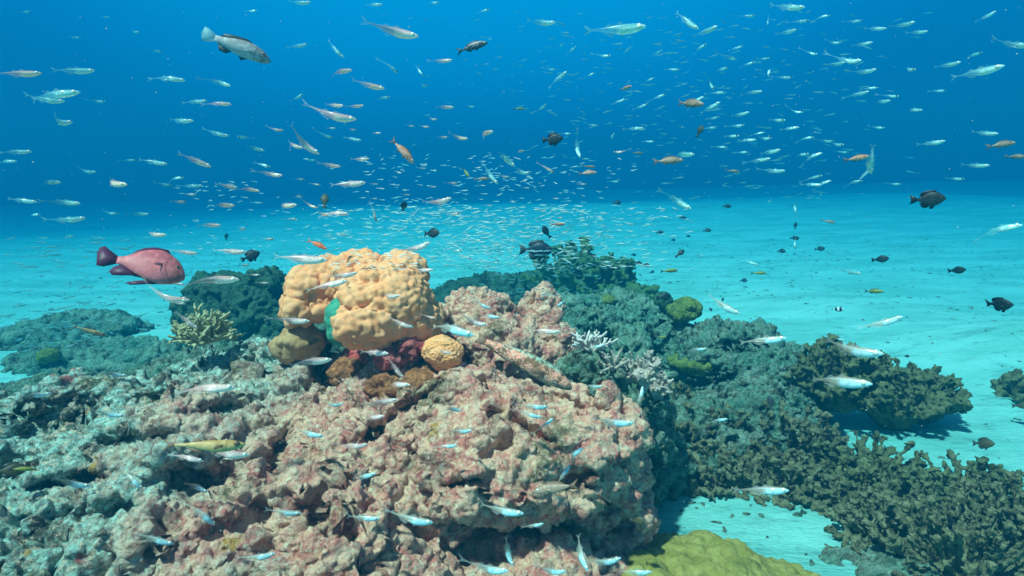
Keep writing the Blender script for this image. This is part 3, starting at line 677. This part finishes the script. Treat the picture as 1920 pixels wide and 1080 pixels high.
def proto(kind, level, var=0):
    k = (kind, level, var)
    if k not in PROTO:
        b = (.15, .9, -.8)[var]
        sh, nm, mb, mf, mt = {
            'w': (SW, 'glassy_sweeper', MG_warm_lit, MF_clear, None), 'p': (SW, 'glassy_sweeper', MG_pink_lit, MF_clear, None),
            'b': (SW, 'glassy_sweeper', MG_b, MF_clear, None), 't': (SW, 'glassy_sweeper', MG_unlit, MF_unlit, None),
            'd': (DA, 'damselfish', M_damsel, MF_black, None), 'e': (DA, 'damselfish', M_damselb, MF_dark, None),
            's': (DA, 'surgeonfish', M_strip, MF_dark, None), 'z': (DA, 'damselfish', M_bar, MF_clear, None),
            'f': (FU, 'fusilier', M_fusil, MF_dark, None), 'a': (FU, 'anthias', M_anth, MF_brown, None), 'r': (FU, 'anthias', M_anthr, MF_orange, None),
            'n': (FU, 'reef_fish', M_brown, MF_brown, None), 'o': (FU, 'reef_fish', M_olive, MF_dark, None), 'g': (GR, 'grouper', M_grouper, MF_dark, MF_grey),
            'u': (PU, 'purple_fish', M_purple, MF_purple, None), 'l': (LZ, 'lizardfish', M_liz, MF_brown, None), 'y': (SW, 'wrasse', M_gold, MF_brown, None),
            'x': (SW, 'glassy_sweeper', MG_unlit, MF_unlit, None)}[kind]
        pr = make_fish(sh, nm, mb, mf, b, level, mt, M_eyed if kind in 'udesgloy' else None, kind == 'x')
        PROTO[k] = [pr, False]
    pr, used = PROTO[k]
    if not used: PROTO[k][1] = True; return pr[0]
    return dup(pr)

REAL = dict(w=.058, p=.062, b=.060, t=.066, d=.07, e=.07, s=.15, z=.05, f=.11, a=.075, r=.065, n=.08, o=.08, g=.19, u=.155, l=.17, y=.09, x=.075)
bpy.context.view_layer.update(); dg = bpy.context.evaluated_depsgraph_get()
solid = []
PLACED = []
HITS = {}
def limit(px, py):
    ok, l, nn, i, o, m = S.ray_cast(dg, CAM, ray(px, py).normalized())
    return pix(l)[2] if ok else 99
jobs = []
def fish(kind, px, py, L, ang=0, yaw=None, label=None, depth=None):
    jobs.append((kind, px, py, L, ang, yaw, label, depth))
# main fish of the photograph: kind, pixel, length in pixels, heading
fish('u', 268, 493, 146, -14, 8, 'big rosy purple fish with dark purple fins and blunt head', .95)
fish('g', 445, 87, 122, -24, 5, 'pale grey grouper with whitish tail high at upper left')
fish('f', 885, 88, 62, 15, 5, 'grey mauve fusilier with dark back and forked tail near the top')
fish('l', 982, 678, 205, -28, 0, 'mottled pink and brown fish lying head down on the reef')
fish('s', 1005, 469, 64, 0, 10, 'dark surgeonfish with wavy pale bands above the dark green coral')
fish('d', 1036, 261, 40, 5, 0, 'black oval damselfish alone in mid water near the centre top')
fish('d', 1740, 374, 56, 5, 10, 'largest black damselfish, above the far sand at right')
fish('r', 595, 458, 40, -28, 0, 'bright orange red anthias just above the left of the tan coral')
fish('r', 1046, 421, 27, 2, 0, 'orange red anthias above the banded surgeonfish')
fish('a', 755, 283, 62, -48, 0, 'pinkish orange anthias diving head down in mid water')
fish('x', 1633, 303, 46, -84, 55, 'teal fish seen head on with both long fins spread wide')
fish('n', 1042, 915, 88, 188, 0, 'crescent shaped dusky fish with blue belly edge below the pink boulder')
fish('y', 385, 834, 140, 1, 0, 'long golden tan wrasse above the dark hole in the left slab')
fish('z', 1570, 580, 21, 0, 0, 'tiny black and white barred damselfish over the right sand')
for a in [('n',1253,301,56,2),('n',1293,194,52,-2),('a',1103,313,26,3),('a',1102,324,34,3),('n',1195,287,22,0),('n',903,335,30,0),('o',873,323,22,-50),('o',973,204,22,0),('a',1172,166,26,20),
 ('a',1607,297,42,12),('n',1373,321,28,-5),('n',1878,271,42,10),('n',1905,294,36,0),('o',1422,512,28,0),('o',1638,546,34,-2),('o',1255,508,32,5),('e',1195,976,32,0),('e',609,376,26,85),('e',1312,246,24,65),
 ('y',170,620,54,-20),('e',20,882,50,5),('n',1553,415,26,-12),('o',1240,632,20,0),('o',40,880,40,3)]: fish(*a)
for a in [(757,388,22,80),(808,437,32,3),(1024,435,26,120),(425,444,14,85),(470,480,36,25),(1157,380,16,0),(1363,387,16,0),(1281,409,13,0),(1326,432,15,5),(1492,423,13,90),(1490,447,17,0),(1465,471,16,0),(1537,467,18,5),
 (1650,486,30,8),(1793,507,30,8),(1872,571,44,0),(1394,526,15,0),(1237,436,14,10),(1275,475,20,40),(1197,494,14,0),(1211,496,13,0),(1157,503,13,0),(1188,478,10,0),(1165,518,9,0),(1355,562,9,60),(1332,580,9,-50),
 (1262,450,10,0),(1290,443,9,0),(1222,510,10,0),(1445,755,27,95),(1700,668,10,0),(1245,557,26,10)]: fish('d', *a)
fish('e', 1843, 831, 36, -2); fish('e', 1915, 760, 30, 0)
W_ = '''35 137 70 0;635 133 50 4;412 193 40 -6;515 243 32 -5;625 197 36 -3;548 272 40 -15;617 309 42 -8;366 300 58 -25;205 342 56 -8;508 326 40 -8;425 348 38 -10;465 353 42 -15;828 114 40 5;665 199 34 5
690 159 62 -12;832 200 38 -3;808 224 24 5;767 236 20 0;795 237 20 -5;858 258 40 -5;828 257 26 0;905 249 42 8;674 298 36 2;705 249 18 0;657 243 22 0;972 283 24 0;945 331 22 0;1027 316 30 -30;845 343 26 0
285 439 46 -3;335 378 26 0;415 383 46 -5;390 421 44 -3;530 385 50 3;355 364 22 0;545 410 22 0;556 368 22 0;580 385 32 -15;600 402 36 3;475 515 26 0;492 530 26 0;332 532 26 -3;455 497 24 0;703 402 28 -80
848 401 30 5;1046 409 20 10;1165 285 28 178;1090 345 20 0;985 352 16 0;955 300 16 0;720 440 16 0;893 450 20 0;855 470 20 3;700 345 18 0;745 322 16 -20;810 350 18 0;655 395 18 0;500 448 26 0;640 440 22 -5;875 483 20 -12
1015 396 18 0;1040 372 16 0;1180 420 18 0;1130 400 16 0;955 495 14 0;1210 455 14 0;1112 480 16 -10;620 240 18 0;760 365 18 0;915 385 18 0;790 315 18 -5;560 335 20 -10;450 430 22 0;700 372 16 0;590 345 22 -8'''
P_ = '''622 217 90 -8;567 268 72 -35;735 57 100 -12;652 344 66 3;628 397 52 -10;818 380 60 18;775 467 66 22;345 472 46 -8;398 522 92 -2;308 560 84 -3;328 566 36 -12;562 484 100 -4;612 533 78 10;640 517 60 12;805 594 28 -12;750 606 54 -15
545 600 68 -3;580 676 82 3;700 660 56 -5;742 690 48 -52;740 719 58 -5;715 752 62 6;695 782 52 5;830 660 36 -3;885 603 60 -12;385 724 104 -3;420 850 92 -3;350 856 62 -16;1020 620 62 -3;430 470 60 -5;660 837 60 8;350 600 50 -40;725 555 50 2;790 505 44 -3'''
B_ = '''842 612 100 -20;902 571 42 -20;915 591 46 -12;1115 650 38 12;1045 573 32 35;1148 791 78 -2;1000 762 56 0;992 776 50 -14;845 765 44 -12;1022 795 38 35;1110 724 40 0;862 808 44 3;835 836 46 3;1070 853 54 28;1055 890 44 52
938 956 90 -8;768 973 90 -8;680 970 64 -3;530 960 66 -3;575 811 64 -12;366 910 52 -28;250 898 50 -45;384 965 54 -42;1345 787 38 5;952 1030 62 -72;1088 1035 72 -68;912 1066 84 -5;1030 1071 64 0;1130 1055 72 14;1190 1072 64 0;1430 917 92 -3;680 893 48 14
1355 572 70 -28;1652 606 76 20;1590 655 116 -8;1565 712 122 -7;1430 637 84 5;200 775 60 -8;60 740 60 5;290 1010 70 -15;130 905 70 -10;1000 985 40 10;210 700 50 -10;480 1045 70 12;620 760 46 8;1200 745 44 75;1305 655 40 5'''
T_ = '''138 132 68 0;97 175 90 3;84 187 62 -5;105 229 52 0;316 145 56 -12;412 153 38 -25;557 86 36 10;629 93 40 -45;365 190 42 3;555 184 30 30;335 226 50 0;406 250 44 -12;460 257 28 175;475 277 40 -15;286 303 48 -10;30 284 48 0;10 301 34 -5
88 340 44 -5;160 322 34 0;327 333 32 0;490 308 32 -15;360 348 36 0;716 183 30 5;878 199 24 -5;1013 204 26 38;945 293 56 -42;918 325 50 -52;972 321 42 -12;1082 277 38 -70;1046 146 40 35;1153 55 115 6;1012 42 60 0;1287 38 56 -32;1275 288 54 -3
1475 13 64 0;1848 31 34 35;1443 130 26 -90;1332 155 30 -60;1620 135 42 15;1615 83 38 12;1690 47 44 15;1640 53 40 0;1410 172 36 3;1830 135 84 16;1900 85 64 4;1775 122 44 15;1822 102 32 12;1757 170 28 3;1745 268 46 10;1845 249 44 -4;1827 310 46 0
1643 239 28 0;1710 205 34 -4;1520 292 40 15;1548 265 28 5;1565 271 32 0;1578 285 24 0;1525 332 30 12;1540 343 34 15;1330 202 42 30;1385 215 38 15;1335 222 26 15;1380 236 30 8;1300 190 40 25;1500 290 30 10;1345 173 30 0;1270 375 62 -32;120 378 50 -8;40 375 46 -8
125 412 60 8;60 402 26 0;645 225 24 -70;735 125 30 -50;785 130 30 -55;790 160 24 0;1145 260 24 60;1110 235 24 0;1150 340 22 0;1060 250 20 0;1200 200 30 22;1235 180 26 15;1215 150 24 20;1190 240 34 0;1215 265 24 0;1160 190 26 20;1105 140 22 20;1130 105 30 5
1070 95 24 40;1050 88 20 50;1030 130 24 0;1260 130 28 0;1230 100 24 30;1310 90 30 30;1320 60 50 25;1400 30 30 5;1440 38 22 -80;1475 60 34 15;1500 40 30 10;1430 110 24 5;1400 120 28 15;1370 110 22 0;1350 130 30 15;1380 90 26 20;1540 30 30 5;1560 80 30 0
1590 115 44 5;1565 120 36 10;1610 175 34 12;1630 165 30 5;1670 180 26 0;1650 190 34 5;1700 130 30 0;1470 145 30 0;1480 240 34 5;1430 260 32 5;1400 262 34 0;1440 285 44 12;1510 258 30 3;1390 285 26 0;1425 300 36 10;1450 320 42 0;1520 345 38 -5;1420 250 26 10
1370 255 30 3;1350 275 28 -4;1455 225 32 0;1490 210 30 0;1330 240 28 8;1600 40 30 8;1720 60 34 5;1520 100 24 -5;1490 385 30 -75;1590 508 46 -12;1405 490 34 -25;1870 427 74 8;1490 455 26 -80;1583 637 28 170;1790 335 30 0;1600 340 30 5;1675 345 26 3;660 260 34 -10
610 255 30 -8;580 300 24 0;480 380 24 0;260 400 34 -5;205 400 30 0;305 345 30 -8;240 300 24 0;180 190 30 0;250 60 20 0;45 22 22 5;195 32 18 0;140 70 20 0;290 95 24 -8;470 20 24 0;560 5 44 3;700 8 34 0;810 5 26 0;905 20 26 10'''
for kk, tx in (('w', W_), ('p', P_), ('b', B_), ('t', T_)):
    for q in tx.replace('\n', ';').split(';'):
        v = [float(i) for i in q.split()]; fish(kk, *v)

FR = random.Random(11)
LIM = [min(limit(j[1] + dx, j[2] + dy) for dx, dy in ((0, 0), (j[3] * .45, 0), (-j[3] * .45, 0), (0, j[3] * .2), (0, -j[3] * .1))) for j in jobs]
NAMES = {}
for (kind, px, py, L, ang, yaw, label, depth), lim in zip(jobs, LIM):
    real = REAL[kind] * FR.uniform(.9, 1.1)
    if yaw is None: yaw = max(-38, min(38, FR.gauss(0, 20)))
    if L >= 60: yaw *= .35
    k = max(.5, math.cos(R(yaw)))
    d = depth or real * k * FPX / L
    if d > lim * .95 - .03 and not depth: d = lim * .95 - .03
    d = max(d, .34)
    size = L * d / FPX / k
    level = 2 if L >= 34 else 1 if L >= 20 else 0
    if kind in 'd e z n o a r'.split() and L < 18: level = 0
    o = proto(kind, level, 0 if kind not in 'wpbt' or level == 0 else FR.choice((0, 1, 2)))
    p = P(px, py, d)
    a = R(ang); left = math.cos(a) < 0
    fwd = (p - CAM).normalized(); rt_ = (RT - fwd * RT.dot(fwd)).normalized(); up_ = rt_.cross(fwd).normalized()
    X = rt_ * math.cos(a) + up_ * math.sin(a); Y = -fwd if left else fwd; Z = X.cross(Y)
    m = Matrix((X, Y, Z)).transposed()
    m = m @ Matrix.Rotation(R(yaw), 3, 'Z') @ Matrix.Rotation(R(FR.gauss(0, 14)), 3, 'X')
    o.matrix_world = Matrix.Translation(p) @ m.to_4x4() @ Matrix.Scale(size, 4)
    PLACED.append((o, kind, px, py, L, ang, label))
for (pr, used) in PROTO.values(): assert used

# ------------------------------------------------------------------ labels: look + where among the landmarks
LOOK = dict(w=('warm silvery sweeper', 'sweeper'), p=('pinkish glassy sweeper', 'sweeper'), b=('sweeper with bright blue silver belly', 'sweeper'), t=('pale teal see-through sweeper', 'sweeper'), x=('teal sweeper', 'sweeper'),  # warm, pinkish and teal sweepers wear the painted lit and unlit tints
            d=('small black damselfish', 'damselfish'), e=('dark brown damselfish', 'damselfish'), s=('dark surgeonfish', 'fish'), z=('black and white barred damselfish', 'damselfish'),
            f=('fusilier', 'fish'), a=('pinkish orange anthias', 'fish'), r=('orange red anthias', 'fish'), n=('dusky brown fish', 'fish'), o=('olive yellow fish', 'fish'), g=('grouper', 'grouper'), u=('purple fish', 'fish'), l=('lizardfish', 'lizardfish'), y=('golden tan wrasse', 'wrasse'))
GROUP = dict(w='sweepers of the school', p='sweepers of the school', b='sweepers of the school', t='sweepers of the school', d='dark damselfish over the sand', e='dark damselfish over the sand', a='anthias in open water', n='brown fish in open water', o='olive fish')
MARKS = [('the grey grouper', 445, 85), ('the purple fish', 267, 492), ('the black damselfish in mid water', 1036, 261), ('the grey mauve fusilier', 885, 88), ('the tan boulder coral', 700, 550),
         ('the staghorn coral', 385, 600), ('the orange brain coral', 828, 662), ('the resting lizardfish', 980, 680), ('the dark green bushy coral', 1060, 520), ('the banded surgeonfish', 1005, 468),
         ('the big olive coral', 1680, 740), ('the mustard coral', 1330, 1040), ('the sand gully', 1260, 930), ('the large pink boulder', 960, 830), ('the diagonal crack', 720, 740), ('the left rock slab', 250, 800),
         ('the spread finned teal fish', 1633, 303), ('the large black damselfish at right', 1740, 373), ('the pinkish anthias', 755, 283), ('the yellow green coral', 1290, 578), ('the bottom left corner', 120, 1000),
         ('the top right corner', 1880, 40), ('the top left corner', 40, 40), ('the crescent shaped dusky fish', 1040, 915), ('the top edge', 1250, 20), ('the sand mound at right', 1850, 650), ('the left edge', 20, 330), ('the brown fish at upper right', 1293, 194), ('the finger coral', 1205, 700),
         ('the red anthias', 594, 458)]
ORD = ['first', 'second', 'third', 'fourth', 'fifth', 'sixth', 'seventh', 'eighth', 'ninth', 'tenth', 'eleventh', 'twelfth']
zones = {}
for rec in PLACED:
    o, kind, px, py, L, ang, label = rec
    if label: continue
    mk = min((q for q in MARKS if (q[1] - px) ** 2 + (q[2] - py) ** 2 > 30), key=lambda q: (q[1] - px) ** 2 + 1.6 * (q[2] - py) ** 2)
    dx, dy = px - mk[1], py - mk[2]
    rel = ('just ' if math.hypot(dx, dy) < 60 else '') + (('right of' if dx > 0 else 'left of') if abs(dx) > abs(dy) * 1.1 else ('below' if dy > 0 else 'above'))
    if kind in 'bp' and py > 600: rel = rel
    sz = '' if L >= 30 else 'small ' if L >= 18 else 'tiny '
    zones.setdefault((LOOK[kind][0], sz, rel, mk[0]), []).append(rec)
for (look, sz, rel, mk), rs in zones.items():
    rs.sort(key=lambda q: q[2])
    for i, rec in enumerate(rs):
        base = f'{sz}{look.replace("small ", "") if sz else look}'
        if len(rs) == 1: lab = f'{base} {rel} {mk}'
        elif i == 0: lab = f'leftmost {base} {rel} {mk}'
        elif i == len(rs) - 1: lab = f'rightmost {base} {rel} {mk}'
        else: lab = f'{ORD[min(i, 11)]} {base} from left, {rel} {mk}'
        rec[0]['label'] = lab
for o, kind, px, py, L, ang, label in PLACED:
    if label: o['label'] = label
    o['category'] = LOOK[kind][1]
    if kind in GROUP: o['group'] = GROUP[kind]

# the rest of the school, far off: nobody could count it
def far_school(ZN, mat, lab, sd):
    b = body_mesh(SW['prof'], 0, 5, 7); tl = fin_mesh([(-.35, .012), (-.5, .07), (-.44, 0), (-.5, -.07), (-.35, -.01)])
    V, F = merge([b, tl]); V = np.array(V); vs, fs, n = [], [], 0; rd = random.Random(sd)
    for x0, x1, y0, y1, cnt, d0, d1, lp in ZN:
        for i in range(cnt):
            px, py = rd.triangular(x0, x1), rd.uniform(y0, y1); d = rd.uniform(d0, d1); lim = limit(px, py)
            d = min(d, lim * .93)
            p = P(px, py, d); Lr = rd.uniform(.6, 1.25) * lp * d / FPX
            m = Matrix.Rotation(rd.gauss(0, .5) + (math.pi if rd.random() < .15 else 0), 3, 'Z') @ Matrix.Rotation(rd.gauss(0, .2), 3, 'Y')
            vs.append((V * Lr) @ np.array(m).T + np.array(p)); fs += [tuple(k + n for k in q) for q in F]; n += len(V)
    o = link_mesh('distant_school', np.concatenate(vs), fs, mat); tagp(o, kind='stuff', label=lab)
far_school([(520, 1330, 385, 505, 850, 3, 7, 16), (560, 1250, 290, 420, 260, 3, 8, 13), (260, 560, 340, 480, 70, 3.5, 6, 12)], NT('far_fish_skin').fin((.85, .74, .66), .4, .5), 'distant haze of tiny pale fish over the reef', 5)
far_school([(1000, 1750, 20, 380, 300, 3.5, 8, 18), (700, 1400, 20, 300, 110, 4, 8, 14), (860, 1180, 420, 560, 330, 3, 6, 13), (-60, 330, 440, 650, 150, 2.4, 4, 24)], NT('far_teal_fish_skin').fin((.20, .44, .44), .45, .4, .5), 'distant haze of tiny teal fish in open water', 6)
def specks():
    vs, fs, n = [], [], 0; v0, f0 = ico(1); rd = random.Random(77)
    for i in range(600):
        d = rd.uniform(.7, 3.5); px, py = rd.uniform(-100, 2020), rd.uniform(-40, 1000); d = min(d, limit(px, py) * .95); p = P(px, py, d); r = rd.uniform(.0005, .0011) * (.6 + d * .4)
        vs.append(v0 * (r * rd.uniform(.7, 1.6), r, r) + np.array(p)); fs.append(f0 + n); n += len(v0)
    o = link_mesh('plankton', np.concatenate(vs), np.concatenate(fs).tolist(), NT('drifting_speck').fin((.6, .62, .58), .7, .2, .55)); tagp(o, kind='stuff', label='tiny pale specks drifting in the water')
specks()

# ------------------------------------------------------------------ the water's own veil
hz = link_mesh('haze', [(x, y, z) for x in (-40, 40) for y in (-39.5, 40) for z in (-1.3, 3.2)],
               [(0, 1, 3, 2), (4, 6, 7, 5), (0, 4, 5, 1), (2, 3, 7, 6), (0, 2, 6, 4), (1, 5, 7, 3)], bpy.data.materials.new('water_veil'), smooth=False)
tagp(hz, kind='stuff')
hm = hz.data.materials[0]; hm.use_nodes = True; ht = hm.node_tree; ht.nodes.clear()
ho = ht.nodes.new('ShaderNodeOutputMaterial'); hv = ht.nodes.new('ShaderNodeVolumePrincipled'); ht.links.new(hv.outputs[0], ho.inputs['Volume'])
hv.inputs['Density'].default_value = .27
hv.inputs['Color'].default_value = (.001, .112, .20, 1)
hv.inputs['Absorption Color'].default_value = (0.0, .42, .70, 1)
hv.inputs['Anisotropy'].default_value = 0.0
